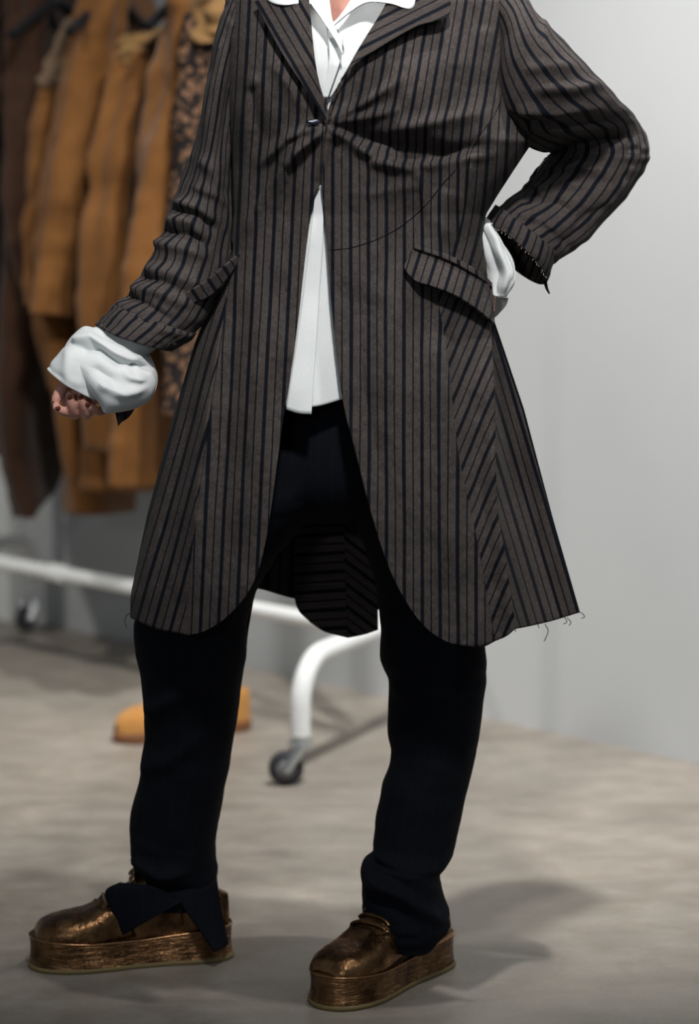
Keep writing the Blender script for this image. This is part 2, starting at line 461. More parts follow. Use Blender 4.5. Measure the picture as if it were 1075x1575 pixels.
# ------------------------------------------------------------------ garments on the rack
def wr(seed, a1=0.009, a2=0.014, ph=0.0):
    def f(px, py, th, t):
        return a2 * np.sin(3 * th + ph + 4 * vnoise(t * 3 + seed, th * 0.7, seed)) * 0.8 + a1 * vnoise(px / 34.0, py / 60.0, seed) * 2 + a1 * vnoise(px / 14.0 + 3, py / 22.0, seed + 5)
    return f
def garment(name, label, cat, t, pieces, group=None, hanger_y=-40):
    """pieces: (part name, material, sections, seed, rows, capped)"""
    R = mid + rdir * RL * t
    root = empty(name, (R[0], R[1], 1.70), label, cat, group)
    for nm, mat, secs, seed, Y, pw in pieces:
        V, UV, _, _ = tube2(secs, 70, 48, Y, wr(seed, ph=seed), pw)
        g = Geo(); g.grid(V, UV); g.build(nm, mat, root, solid=0.0025)
    return root
def hanger(t, label, yb):
    R = mid + rdir * RL * t
    root = empty('coat_hanger', tuple(R + up * 1.6), label, 'hanger', 'hangers on the clothes rack')
    g = Geo(); pts = []
    for k in range(9):
        th = -0.6 + k / 8 * (math.pi + 0.6)
        pts.append(R + up * 1.740 + fdir * 0.021 * math.cos(th) + up * 0.021 * math.sin(th))
    pts += [R - fdir * .021 + up * 1.715, R + up * 1.695, R + up * 1.66]
    g.tube(pts, 0.0028, 8); g.build('hook', 'zinc', root)
    g = Geo(); pts = [R - fdir * .2 + up * 1.575, R - fdir * .13 + up * 1.61, R - fdir * .05 + up * 1.65, R + up * 1.662, R + fdir * .05 + up * 1.65, R + fdir * .13 + up * 1.61, R + fdir * .2 + up * 1.575]
    g.tube(pts, [.012, .013, .012, .011, .012, .013, .012], 10, smooth_n=24); g.build('shoulder_bar', 'black_plastic', root)
Yr = lambda t: mid[1] + rdir[1] * RL * t
def HY(t): return Yr(t)
# leopard garment nearest the person
t = .24
garment('leopard_print_coat', 'brown and black leopard print coat hanging closest to the striped sleeve', 'coat', t, [
    ('coat_body', 'leopard_knit', [(300, 20, 400, 0, -.2, .2, .05), (292, 70, 420, 60, -.2, .2, .06), (280, 200, 420, 190, -.2, .2, .06), (272, 400, 420, 380, -.2, .2, .065), (268, 560, 410, 540, -.2, .2, .065), (270, 640, 400, 620, -.2, .2, .065)], 3, HY(t), .9),
    ('gathered_collar', 'tan_rope', [(318, -10, 352, -12, -.2, -.1, .02), (312, 15, 350, 10, -.2, -.1, .03), (318, 35, 352, 30, -.2, -.1, .022), (308, 52, 350, 48, -.2, -.1, .032), (312, 66, 348, 62, -.2, -.1, .025)], 9, HY(t), 1)])
hanger(t, 'black hanger at the striped sleeve end of the rack', 0)
t = .38
garment('tan_canvas_jacket', 'tan canvas jacket whose sleeve hangs next to the leopard print coat', 'jacket', t, [
    ('jacket_body', 'tan_canvas', [(270, -30, 400, -30, -.2, .2, .04), (245, 120, 400, 110, -.2, .2, .05), (222, 300, 400, 280, -.2, .2, .055), (205, 500, 400, 480, -.2, .2, .06), (186, 640, 380, 620, -.2, .2, .06), (178, 752, 370, 728, -.2, .2, .06)], 11, HY(t), .9),
    ('sleeve', 'tan_canvas', [(276, -40, 318, -40, -.24, -.16, .04), (262, 40, 304, 40, -.26, -.18, .05), (240, 150, 288, 150, -.28, -.2, .055), (218, 262, 280, 262, -.29, -.2, .06), (206, 372, 272, 372, -.3, -.21, .06), (200, 440, 262, 440, -.3, -.21, .06), (192, 520, 258, 522, -.3, -.21, .06)], 12, HY(t), 1)], 'tan jackets on the rack')
hanger(t, 'black hanger inside the tan jacket next to the leopard coat', 0)
t = .56
garment('tan_canvas_jacket', 'tan canvas jacket in the middle with a rope gathered collar and long sleeve', 'jacket', t, [
    ('jacket_body', 'tan_canvas', [(222, 75, 300, 70, -.2, .2, .04), (190, 140, 310, 130, -.2, .2, .05), (172, 300, 310, 290, -.2, .2, .055), (155, 500, 300, 490, -.2, .2, .06), (140, 640, 290, 640, -.2, .2, .06), (140, 757, 270, 748, -.2, .2, .06)], 21, HY(t), .9),
    ('sleeve', 'tan_canvas', [(192, 80, 232, 80, -.24, -.16, .04), (180, 140, 218, 140, -.26, -.18, .045), (168, 190, 208, 190, -.28, -.2, .05), (149, 298, 202, 298, -.29, -.2, .055), (138, 370, 204, 370, -.3, -.21, .055), (132, 484, 208, 484, -.3, -.21, .06), (130, 600, 214, 596, -.3, -.21, .06), (133, 672, 217, 690, -.3, -.21, .06), (140, 690, 216, 712, -.3, -.21, .06)], 22, HY(t), 1),
    ('gathered_collar', 'tan_rope', [(202, 54, 250, 44, -.24, -.1, .02), (196, 66, 258, 56, -.24, -.1, .035), (200, 74, 256, 68, -.24, -.1, .026), (192, 84, 258, 80, -.24, -.1, .036), (198, 98, 252, 98, -.24, -.1, .026)], 23, HY(t), 1)], 'tan jackets on the rack')
hanger(t, 'black hanger showing above the gathered rope collar', 0)
t = .70
garment('tan_canvas_jacket', 'tan canvas jacket with the broad sleeve ending above the white shirt cuff', 'jacket', t, [
    ('jacket_body', 'tan_canvas', [(150, -40, 215, -40, -.2, .2, .04), (128, 120, 235, 110, -.2, .2, .05), (98, 300, 235, 290, -.2, .2, .055), (70, 470, 230, 460, -.2, .2, .06), (92, 640, 215, 640, -.2, .2, .06), (112, 740, 188, 740, -.2, .2, .06), (122, 792, 184, 784, -.2, .2, .06)], 31, HY(t), .9),
    ('sleeve', 'tan_canvas', [(146, -40, 186, -40, -.24, -.16, .04), (134, 20, 184, 20, -.26, -.18, .05), (112, 80, 182, 90, -.27, -.19, .055), (89, 186, 176, 196, -.29, -.2, .06), (73, 298, 156, 304, -.3, -.21, .06), (56, 372, 140, 380, -.3, -.21, .06), (50, 430, 130, 440, -.3, -.21, .055), (44, 482, 126, 490, -.3, -.21, .055)], 32, HY(t), 1)], 'tan jackets on the rack')
hanger(t, 'black hanger inside the tan jacket with the broad sleeve', 0)
t = .80
garment('tan_canvas_jacket', 'narrow sliver of a tan jacket with a gathered grey knit shoulder', 'jacket', t, [
    ('jacket_body', 'tan_canvas', [(92, 100, 190, 90, -.2, .2, .04), (78, 200, 190, 190, -.2, .2, .045), (66, 330, 180, 320, -.2, .2, .05), (66, 470, 170, 460, -.2, .2, .05), (90, 600, 170, 590, -.2, .2, .05)], 41, HY(t), .9),
    ('sleeve', 'tan_canvas', [(70, 120, 92, 120, -.24, -.18, .03), (63, 200, 90, 200, -.26, -.19, .035), (55, 300, 84, 300, -.27, -.2, .035), (52, 400, 80, 400, -.27, -.2, .035), (56, 470, 80, 470, -.27, -.2, .035)], 42, HY(t), 1),
    ('gathered_shoulder', 'grey_brown_knit', [(112, 26, 120, 26, -.24, -.2, .008), (100, 44, 122, 44, -.24, -.2, .022), (95, 62, 120, 64, -.25, -.2, .024), (90, 78, 116, 80, -.25, -.2, .020), (80, 96, 112, 98, -.25, -.2, .028), (78, 112, 110, 114, -.25, -.2, .024), (68, 124, 104, 128, -.25, -.2, .030), (72, 134, 98, 136, -.25, -.2, .022)], 43, HY(t), 1)], 'tan jackets on the rack')
hanger(t, 'black hanger at the gathered knit shoulder', 0)
t = .90
garment('brown_tweed_coat', 'rust brown tweed coat hanging at the left edge with a pointed hem', 'coat', t, [
    ('coat_body', 'brown_tweed', [(44, -40, 120, -40, -.2, .2, .04), (30, 80, 120, 80, -.2, .2, .05), (20, 250, 115, 250, -.2, .2, .05), (14, 450, 105, 450, -.2, .2, .05), (4, 620, 100, 600, -.2, .2, .05), (6, 710, 97, 690, -.2, .15, .045), (22, 760, 80, 745, -.2, .05, .04), (36, 796, 42, 793, -.2, -.17, .015)], 51, HY(t), .9),
    ('sleeve', 'brown_tweed', [(38, -40, 58, -40, -.26, -.2, .04), (28, 40, 60, 40, -.28, -.2, .045), (22, 110, 62, 110, -.28, -.2, .045), (20, 240, 62, 240, -.28, -.2, .045), (24, 360, 56, 360, -.28, -.2, .04), (36, 440, 50, 446, -.28, -.24, .02)], 52, HY(t), 1)])
hanger(t, 'black hanger inside the rust brown tweed coat', 0)
t = .98
garment('dark_wool_coat', 'almost black wool coat with a short brown tweed cape at the far left', 'coat', t, [
    ('coat_body', 'black_brown_wool', [(-70, -40, 70, -40, -.2, .2, .04), (-80, 150, 70, 150, -.2, .2, .05), (-70, 400, 70, 400, -.2, .2, .05), (-50, 600, 60, 600, -.2, .2, .05), (-20, 700, 40, 690, -.2, .2, .05)], 61, HY(t), .9),
    ('cape', 'brown_tweed', [(20, -40, 42, -40, -.26, -.2, .03), (6, 60, 34, 60, -.28, -.22, .04), (-14, 130, 22, 130, -.3, -.22, .04), (-28, 172, 18, 176, -.3, -.22, .04)], 62, HY(t), 1)])

# ------------------------------------------------------------------ boot on the floor behind
def boot():
    toe = G(176, 1143); heel = G(383, 1120)
    d = toe - heel; Lb = np.linalg.norm(d); d /= Lb; s = np.array([-d[1], d[0], 0])
    root = empty('suede_shoe', tuple((toe + heel) / 2), 'tan suede shoe with brown sole on the floor behind the trouser leg', 'shoe')
    st = [(0, .012), (.02, .022), (.08, .034), (.2, .037), (.4, .036), (.6, .044), (.75, .049), (.88, .042), (.96, .026), (1, .006)]
    wf = lut(st)
    S = np.linspace(0, 1, 40); th = np.linspace(0, 2 * math.pi, 33)
    def ring(z, k):
        o = [];
        for q in S: o.append(heel + d * (Lb * (0.5 + (q - .5) * k)) + s * wf(q) * k + up * z)
        for q in S[::-1]: o.append(heel + d * (Lb * (0.5 + (q - .5) * k)) - s * wf(q) * k + up * z)
        o.append(o[0]); return np.array(o)
    g = Geo(); R = [ring(0.0, .97), ring(.004, 1.0), ring(.022, 1.01), ring(.026, .98)]
    g.grid(np.array(R)); g.cap(R[0][:-1]); g.cap(R[-1][:-1]); g.build('sole', 'boot_sole', root)
    hf = lut([(0, .070), (.1, .078), (.3, .084), (.38, .086), (.46, .080), (.6, .066), (.75, .056), (.88, .049), (.96, .036), (1, .012)])
    g = Geo(); ph = np.linspace(0, math.pi, 25); V = []
    for q in S:
        q2 = 0.012 + q * .976
        c = np.cos(ph); sn = np.sin(ph)
        V.append(heel + d * (Lb * q2) + s * (wf(q2) * .95 * np.sign(c) * np.abs(c) ** .6)[:, None] + up * (.024 + hf(q2) * sn ** .7)[:, None])
    g.grid(np.array(V)); g.cap(V[0]); g.build('upper', 'tan_suede', root)
    g = Geo(); g.ball(heel + d * Lb * .22 + up * .104, (.050, .022, .006), 16, np.stack([d, s, up], 1)); g.build('opening', 'boot_sole', root)
    for q in (.44, .5, .56):
        g = Geo(); z = .026 + hf(q) + .002
        g.tube([heel + d * Lb * q + s * .018 + up * (z - .012), heel + d * Lb * q + up * z, heel + d * Lb * q - s * .018 + up * (z - .012)], .0025, 8, smooth_n=9)
        g.build('lace', 'boot_sole', root)
boot()

# ================================================================== THE PERSON
person = empty('person', tuple((G(200, 1490) + G(590, 1520)) / 2), 'person in a long striped frock coat, one hand on hip, bronze platform shoes', 'person')

# ---- body ---------------------------------------------------------
def W(px, py, dy): return P(px, py, PY + dy)
g = Geo()
def limb(keys, n=14):
    """keys (px,py,dy,r)"""
    g.tube([W(*k[:3]) for k in keys], [k[3] for k in keys], n, True, smooth_n=4 * len(keys))
limb([(545, 660, .03, .06), (545, 600, .03, .085), (540, 540, .03, .095), (548, 440, .03, .085), (550, 330, .03, .075), (556, 200, .03, .085), (560, 90, .03, .085), (545, 0, .03, .075), (535, -60, .03, .055)], 20)
limb([(535, -50, .03, .062), (530, -110, .02, .056), (528, -150, .01, .056)], 16)
g.ball(W(527, -235, .0), (.078, .098, .118), 20)                  # head
g.ball(W(527, -175, -.03), (.058, .062, .05), 16)                 # jaw
g.tube([W(525, -262, -.095), W(524, -238, -.112), W(524, -226, -.116)], [.008, .012, .014], 10)   # nose
for sx in (-1, 1): g.ball(W(527 + sx * 80, -235, .01), (.012, .02, .03), 10)
limb([(430, 10, .03, .05), (372, 60, .03, .032), (345, 200, .03, .030), (318, 320, .03, .030), (280, 430, -.01, .030), (210, 515, -.08, .026), (160, 570, -.105, .023)])
limb([(720, 10, .03, .05), (775, 50, .03, .035), (850, 150, .08, .034), (935, 212, .125, .034), (890, 300, .12, .028), (835, 345, .135, .020), (790, 385, .13, .018), (758, 430, .07, .018)])
limb([(480, 660, .03, .06), (420, 750, .03, .062), (355, 830, .03, .058), (310, 910, .03, .056), (298, 1050, .04, .050), (285, 1180, .06, .046), (270, 1300, .08, .036), (272, 1380, .09, .030), (280, 1440, .095, .026)])
limb([(600, 660, .03, .06), (630, 760, .03, .065), (655, 900, .03, .058), (668, 1050, .02, .050), (660, 1180, .03, .046), (640, 1300, .01, .038), (622, 1380, -.02, .034), (615, 1430, -.03, .030)])
# left hand, palm up, fingers curled
g.ball(W(138, 594, -.112), (.040, .018, .026), 14)
g.ball(W(125, 606, -.118), (.036, .016, .020), 14)
FR = .0076
FING = [
    [(106, 608, -.118), (103, 626, -.138), (105, 635, -.150), (96, 632, -.160), (86, 627, -.164)],
    [(122, 612, -.115), (117, 632, -.135), (114, 637, -.150), (110, 622, -.163), (107, 607, -.168)],
    [(140, 613, -.112), (136, 633, -.132), (133, 638, -.148), (128, 622, -.161), (124, 606, -.166)],
    [(160, 610, -.110), (160, 628, -.126), (152, 633, -.142), (141, 627, -.156), (131, 620, -.162)],
    [(122, 580, -.112), (106, 586, -.135), (96, 596, -.148), (88, 612, -.155), (85, 620, -.156)]]
for k, fg in enumerate(FING):
    r0 = FR * (1.0, 1.05, 1.0, .88, 1.15)[k]
    g.tube([W(*q) for q in fg], [r0 * 1.1, r0 * 1.05, r0, r0 * .94, r0 * .72], 10, True, smooth_n=16)
    g.ball(W(*fg[-1]), r0 * .74, 8)
# right hand, on the hip under the flap
g.ball(W(749, 458, .030), (.014, .036, .034), 14)
for k in range(4):
    y0 = 450 + k * 12
    g.tube([W(748, y0, .015), W(738, y0 + 8, -.005), W(722, y0 + 14, -.015), W(706, y0 + 16, -.02)], [.009, .0088, .0082, .007], 10, True, smooth_n=12)
g.tube([W(752, 448, .04), W(752, 462, .07), W(742, 476, .09)], [.011, .010, .008], 10, True, smooth_n=10)
body = g.build('body', 'skin', person)
md = body.modifiers.new('merge', 'REMESH'); md.mode = 'VOXEL'; md.voxel_size = 0.0024; md.use_smooth_shade = True
sm = body.modifiers.new('soft', 'SMOOTH'); sm.iterations = 2; sm.factor = 0.5
for k, fg in enumerate(FING):
    tip = np.array(fg[-1]); prv = np.array(fg[-2]); c = tip * .8 + prv * .2
    g = Geo(); T = W(*tip) - W(*prv); T /= np.linalg.norm(T)
    nrm = np.array([0, -1, .25]); nrm = nrm - T * nrm.dot(T); nrm /= np.linalg.norm(nrm); sd = np.cross(T, nrm)
    g.ball(W(*c) + nrm * FR * .62, (.0040, .0050, .0020), 12, np.stack([sd, T, nrm], 1)); g.build('fingernail', 'nail_polish', body)
for sx in (-1, 1):
    g = Geo(); g.ball(W(527 + sx * 33, -245, -.086), .012, 12); g.build('eye', 'button_navy', body)
g = Geo(); g.tube([W(507, -198, -.094), W(527, -196, -.098), W(547, -198, -.094)], .005, 8, smooth_n=9); g.build('lips', 'nail_polish', body)
g = Geo(); g.ball(W(527, -258, .02), (.088, .104, .112), 20); g.build('hair', 'hair', body)

# ---- coat -----------------------------------------------------------
Lsil = lut([(-95, 455), (-60, 420), (-20, 366), (0, 352), (60, 345), (150, 350), (250, 356), (330, 358), (385, 354), (440, 335), (530, 300), (660, 262), (790, 228), (915, 202), (955, 201), (1010, 198)])
Rsil = lut([(-95, 590), (-60, 640), (-20, 757), (0, 790), (60, 786), (130, 782), (170, 792), (200, 808), (215, 820), (260, 790), (300, 764), (330, 746), (365, 741), (420, 748), (490, 758), (540, 775), (630, 805), (800, 850), (942, 891), (1010, 905)])
Bdep = lut([(-95, .05), (-40, .085), (0, .10), (100, .125), (200, .122), (330, .110), (450, .128), (600, .155), (800, .185), (1000, .205)])
CR = [
    ([(506, 186), (560, 158), (625, 118)], .010, 9), ([(507, 190), (560, 181), (625, 166)], .008, 8),
    ([(504, 198), (540, 216), (578, 246), (648, 264)], .016, 11), ([(520, 205), (600, 222), (690, 236), (770, 216)], -.014, 15),
    ([(600, 200), (680, 186), (765, 168)], .010, 15), ([(640, 255), (700, 246), (770, 236)], .008, 9), ([(560, 242), (640, 246), (720, 238)], -.008, 8),
    ([(502, 198), (455, 234), (412, 288), (372, 365)], .015, 11), ([(494, 192), (440, 214), (392, 262)], .011, 9), ([(440, 250), (400, 300), (380, 340)], -.010, 10),
    ([(420, 100), (450, 140), (462, 175)], .007, 9), ([(395, 110), (372, 180), (365, 260)], .009, 14), ([(470, 210), (440, 262), (424, 330)], .006, 9),
    ([(505, 205), (498, 245), (488, 280)], .008, 7), ([(385, 130), (398, 200), (390, 240)], -.008, 12),
    ([(340, 500), (312, 680), (296, 830), (286, 930)], .014, 18), ([(372, 460), (350, 640), (336, 800)], -.008, 20), ([(300, 620), (262, 780), (238, 900)], -.010, 14),
    ([(400, 480), (392, 660), (372, 840)], .006, 24),
    ([(600, 420), (608, 600), (625, 800)], .007, 26), ([(550, 430), (560, 600), (600, 800)], -.006, 20), ([(668, 500), (680, 650), (694, 830), (706, 960)], .010, 22),
    ([(690, 470), (724, 640), (742, 830)], -.006, 16), ([(642, 262), (652, 300), (660, 350)], .006, 7), ([(690, 290), (680, 340), (700, 380)], .008, 16), ([(725, 250), (712, 320), (716, 372)], .007, 12),
    ([(745, 40), (750, 100), (762, 160)], .006, 14), ([(560, 300), (620, 290), (660, 276)], .004, 12),
]
def coat_base(x, y):
    L = Lsil(y); R = Rsil(y); cx = (L + R) / 2; a = (R - L) / 2
    q = np.clip(np.abs((x - cx) / a), 0, 1)
    d = -Bdep(y) * np.sqrt(np.clip(1 - q ** 2.3, 0, 1))
    bust = .018 * np.exp(-((x - 425) / 60) ** 2 - ((y - 150) / 75) ** 2) + .022 * np.exp(-((x - 645) / 80) ** 2 - ((y - 140) / 75) ** 2)
    return d - bust
def fold(x, y): return 1.2 * ridges(x, y, CR)
def coat_dy(x, y):
    L = Lsil(y); R = Rsil(y)
    edge = np.clip(np.minimum(x - L, R - x) / 25.0, 0, 1)
    nz = .006 * vnoise(x / 45, y / 70, 1) + .003 * vnoise(x / 17, y / 30, 2) + .0012 * vnoise(x / 7, y / 9, 3)
    return coat_base(x, y) - edge * (fold(x, y) + nz)
def coat_dyL(x, y): return coat_dy(x, y) + .005 * np.clip((x - 440) / 40, 0, 1) * np.clip((300 - y) / 60, 0, 1)
MM = 0.001        # one pixel at the person is about one millimetre
coat = None
def panel(name, top, bottom, left, right, ufun, nr, nc, parent, dfun=coat_dy, off=0.0, mat='coat_stripe', byY=True, solid=.0022, posfun=None):
    x, y = coons(top, bottom, left, right, nr, nc, byY)
    dy = dfun(x, y) + off
    V = P(x, y, PY + dy)
    us = 0.0
    if dfun in (coat_dy, coat_dyL):
        fo = fold(x, y); us = 200.0 * fo
    UV = np.stack(np.broadcast_arrays((ufun(x, y) + us) * MM, -y * MM), -1)
    g = Geo(); g.grid(V, UV)
    return g.build(name, mat, parent, solid=solid)
def along(f, ys): return [(float(f(y)), y) for y in ys]
seamL = [(357, 385), (347, 470), (328, 600), (306, 760), (292, 880), (284, 976)]
edgeL = [(455, -88), (475, 8), (482, 80), (492, 130), (504, 168), (507, 190), (504, 214), (494, 276), (481, 308), (470, 385), (457, 500), (438, 628), (428, 700), (409, 830), (388, 900), (352, 946), (316, 970), (290, 977)]
edgeR = [(600, -88), (597, 0), (546, 85), (512, 148), (502, 186), (499, 222), (494, 275), (499, 327), (504, 385), (511, 480), (527, 615), (548, 700), (571, 790), (601, 880), (641, 950), (683, 985), (735, 996)]
# the coat itself: the main (wearer's left) front is its root mesh
def cut(pts, y0, y1):
    p = poly(pts, 400, True); p = p[(p[:, 1] > y0) & (p[:, 1] < y1)]
    a = np.array(pts, float)
    def at(y): q = poly(pts, 900, True); return (float(np.interp(y, q[:, 1], q[:, 0])), y)
    return [at(y0)] + [tuple(k) for k in p[::8]] + [at(y1)]
uR = lambda x, y: x - .17 * np.maximum(0, 235 - y) - 3
seamR = [(788, 0), (781, 60), (776, 120), (764, 170), (738, 210), (719, 252), (712, 330), (694, 390), (673, 440), (680, 500), (689, 560), (705, 700), (729, 810), (748, 910), (761, 986)]
coat = panel('coat', [(600, -88), (640, -62), (757, -20), (788, 0)], [(735, 996), (748, 993), (761, 986)], edgeR, seamR, uR, 330, 100, person)
coat['label'] = 'long brown grey frock coat with navy stripes, buttoned once at the chest'
def split_y(pts, y): return cut(pts, y, pts[-1][1])
pleat = [(752, 455), (756, 524), (761, 625), (764, 770), (776, 848), (793, 966)]
_ys = np.arange(-100, 1100.0); _sl = np.interp(_ys, [230, 300, 430, 500], [.05, .10, .34, .40]); _cs = np.cumsum(_sl)
panel('side_panel', [(cut(seamR, 130, 986)[0][0], 130), (782, 130)], [(761, 986), (778, 979), (793, 967)], cut(seamR, 130, 986), along(Rsil, np.linspace(130, 430, 31)) + pleat, lambda x, y: x * .95 + np.interp(y, _ys, _cs), 230, 50, coat,
      dfun=lambda x, y: coat_dy(x, y) - .018 * np.exp(-((x - np.interp(y, [p[1] for p in pleat], [p[0] for p in pleat])) / 18) ** 2) * np.clip((y - 500) / 120, 0, 1))
pl_in = [(735, 440), (740, 524), (744, 625), (748, 770), (760, 848), (780, 966)]
def flare_d(x, y):
    pxx = np.interp(y, [p[1] for p in pl_in], [p[0] for p in pl_in]); R = Rsil(y)
    q = np.clip((x - pxx) / np.maximum(R - pxx, 1), 0, 1)
    k = np.clip((y - 470) / 250, 0, 1)
    base = (coat_base(pxx, y) + .022) * (1 - q) ** 1.25 + .022 * np.sin(math.pi * q)
    return base * k + (1 - k) * (coat_base(pxx, y) + .012) * (1 - q) + .008 * np.cos(q * 9 + 1) * k + .002 * vnoise(x / 12, y / 60, 4)
panel('flare_panel', [(740, 448), (748, 448)], [(780, 968), (800, 966), (845, 956), (891, 942)], [(736, 448)] + pl_in[1:], along(Rsil, np.linspace(448, 942, 40)),
      lambda x, y: x - .30 * (y - 500), 150, 44, coat, dfun=flare_d)
# wearer's right front and side
panel('front_panel', [(354, 0), (400, -44), (455, -88)], [(284, 976), (290, 977)], along(Lsil, np.linspace(0, 370, 38)) + seamL, edgeL, lambda x, y: x + 6 + .05 * (y - 385), 340, 70, coat, dfun=coat_dyL)
panel('side_panel', [(354, 385), (357, 385)], [(201, 950), (240, 967), (284, 976)], along(Lsil, np.linspace(385, 950, 40)), seamL, lambda x, y: x + .28 * (y - 385), 150, 50, coat)
# back of the coat
def back_panel():
    nr, na = 150, 90
    th = np.linspace(0, math.pi, na)
    hem = lut([(180, 948), (330, 925), (400, 905), (450, 920), (600, 940), (750, 948), (900, 942)])
    V = np.zeros((nr, na, 3)); UV = np.zeros((nr, na, 2))
    for j, a in enumerate(th):
        xh = 546 + 345 * math.cos(a)
        ys = np.linspace(-88, float(hem(xh)), nr)
        L = Lsil(ys); R = Rsil(ys); cx = (L + R) / 2; aa = (R - L) / 2
        x = cx + aa * math.cos(a); dy = Bdep(ys) * math.sin(a) ** .9 * 0.95 + .008 * np.sin(9 * a) * np.clip((ys - 420) / 400, 0, 1)
        V[:, j] = P(x, ys, PY + dy); UV[:, j, 0] = (a * 230 + .0 * ys) * MM; UV[:, j, 1] = -ys * MM
    g = Geo(); g.grid(V, UV); g.build('back_panel', 'coat_stripe', coat, solid=.0022)
back_panel()
tl = lambda x, y: .150 + .0 * x + .010 * np.cos((x - 530) / 26.0) + .004 * vnoise(x / 30, y / 60, 8)
panel('tail_lining', [(452, 700), (532, 700)], [(478, 958), (500, 972), (535, 981)], [(450, 700), (450, 860), (455, 930), (478, 958)], [(528, 700), (530, 860), (535, 981)], lambda x, y: y * .95 + .06 * x, 60, 26, coat, dfun=tl)
panel('tail_lining', [(528, 700), (590, 700)], [(535, 981), (560, 976), (581, 969)], [(528, 700), (530, 860), (535, 981)], [(582, 700), (578, 860), (581, 969)], lambda x, y: y * .8 - .6 * x, 60, 20, coat, dfun=lambda x, y: tl(x, y) - .004)

# lapels
def lap_d(lift):
    return lambda x, y: coat_base(x, y) - lift(x, y)
panel('lapel', [(392, 2), (430, -10), (472, -20)], [(500, 184), (503, 188)], [(392, 2), (415, 48), (440, 92), (472, 140), (500, 184)], [(472, -20), (476, 8), (483, 80), (491, 130), (503, 188)],
      lambda x, y: (x * .87 - y * .5) * 1.0, 80, 36, coat, dfun=lap_d(lambda x, y: .010 + .008 * np.clip((150 - y) / 120, 0, 1)), solid=.003)
panel('lapel', [(597, -40), (640, -45), (684, -30)], [(505, 184), (507, 186)], [(597, -40), (596, 0), (546, 85), (514, 148), (505, 184)], [(684, -30), (691, 22), (640, 41), (584, 73), (540, 104), (518, 140), (507, 186)],
      lambda x, y: (x * .45 + y * .89), 80, 40, coat, dfun=lap_d(lambda x, y: .012 + .012 * np.clip((x - 510) / 160, 0, 1)), solid=.003, byY=False)
# button and buttonhole
g = Geo(); c = W(483, 188, float(coat_dy(483, 188)) - .004); g.ball(c, (.009, .0025, .0045), 16); bt = g.build('button', 'button_navy', coat)
g = Geo(); g.ball(c + np.array([-.004, -.0025, .001]), (.0045, .001, .001), 10); g.build('painted_glint', 'button_glint', bt)  # pale sliver imitating the light glint on the button, highlight put in as colour
g = Geo(); g.tube([W(472, 187, float(coat_dy(472, 187)) - .003), W(486, 188, float(coat_dy(486, 188)) - .004)], .0022, 8); g.build('buttonhole', 'seam_black', coat)
# style line seam
def surf_line(pts, r, lift, name, mat, dfun=coat_dy, n=60):
    q = poly(pts, n); d = dfun(q[:, 0], q[:, 1]) - lift
    g = Geo(); g.tube(P(q[:, 0], q[:, 1], PY + d), r, 6); return g.build(name, mat, coat)
surf_line([(506, 385), (540, 381), (580, 368), (620, 346), (655, 315), (680, 284), (700, 262)], .0008, .0012, 'style_seam', 'seam_black')
surf_line([(774, 148), (774, 90), (779, 40), (784, 4)], .0008, .0012, 'armhole_seam', 'seam_black')
surf_line(cut(seamR, 215, 360), .0007, .0010, 'side_seam', 'seam_black')
# pocket flaps
fl = lambda x, y: coat_base(x, y) - .010 - .016 * np.clip((y - (378 + (x - 637) * .52)) / 45.0, 0, 1.2) * np.clip((x - 610) / 60, .35, 1)
panel('pocket_flap', [(637, 380), (690, 401), (730, 424), (757, 442)], [(626, 420), (640, 433), (665, 441), (700, 455), (735, 478), (759, 499)], [(637, 380), (628, 395), (622, 410), (626, 420)], [(757, 442), (758, 470), (759, 499)],
      lambda x, y: x + .30 * (y - 400) + 4, 30, 60, coat, dfun=lambda x, y: np.maximum(fl(x, y), -.2), solid=.004, byY=False)
panel('pocket_welt', [(634, 377), (690, 393), (730, 414), (757, 435)], [(637, 382), (690, 401), (730, 423), (757, 442)], [(634, 377), (637, 382)], [(757, 435), (757, 442)], lambda x, y: x - 3, 6, 40, coat,
      dfun=lambda x, y: coat_base(x, y) - .016, solid=.003, byY=False)
# the other flap stands off the hip
x, y = coons([(370, 388), (345, 408), (316, 432), (286, 450)][::-1], [(368, 398), (348, 428), (322, 455), (292, 467)][::-1], [(286, 450), (284, 460), (292, 467)], [(370, 388), (369, 398)], 14, 40, False)
g = Geo(); V = P(x, y, PY - .05 - .05 * (1 - (x - 286) / 84.0) + .02 * (y - 388) / 80 - .015 * np.sin((x - 286) / 84 * 3.1))
g.grid(V, np.stack([x * .8 * MM - y * .5 * MM, y * MM], -1)); g.build('pocket_flap', 'coat_stripe', coat, solid=.005)

# sleeves
LSR = [([(300, 285), (335, 300), (352, 318)], .008, 8), ([(272, 308), (310, 318), (340, 345)], .012, 9), ([(262, 335), (300, 340), (322, 372)], .013, 10), ([(240, 372), (290, 380), (330, 396)], .012, 10),
       ([(226, 410), (270, 418), (320, 440)], .009, 9), ([(200, 440), (250, 446), (300, 470)], .010, 9), ([(178, 462), (215, 478), (255, 505)], .011, 9), ([(310, 245), (330, 262), (340, 300)], .009, 10),
       ([(270, 322), (310, 332), (338, 360)], -.010, 6), ([(255, 356), (300, 362), (330, 385)], -.010, 7), ([(190, 452), (230, 466), (275, 492)], -.009, 6), ([(345, 60), (330, 160), (318, 250)], .008, 10), ([(362, 60), (352, 160), (345, 260)], -.008, 9), ([(210, 425), (255, 432), (305, 455)], -.008, 6)]
def sl_disp(rid, seed):
    def f(px, py, th, t):
        front = np.clip(np.sin(th) * 1.6 + .35, 0, 1)
        return front * ridges(px, py, rid) + .006 * vnoise(t * 14, th * 1.3, seed) + .003 * vnoise(t * 40, th * 3, seed + 1)
    return f
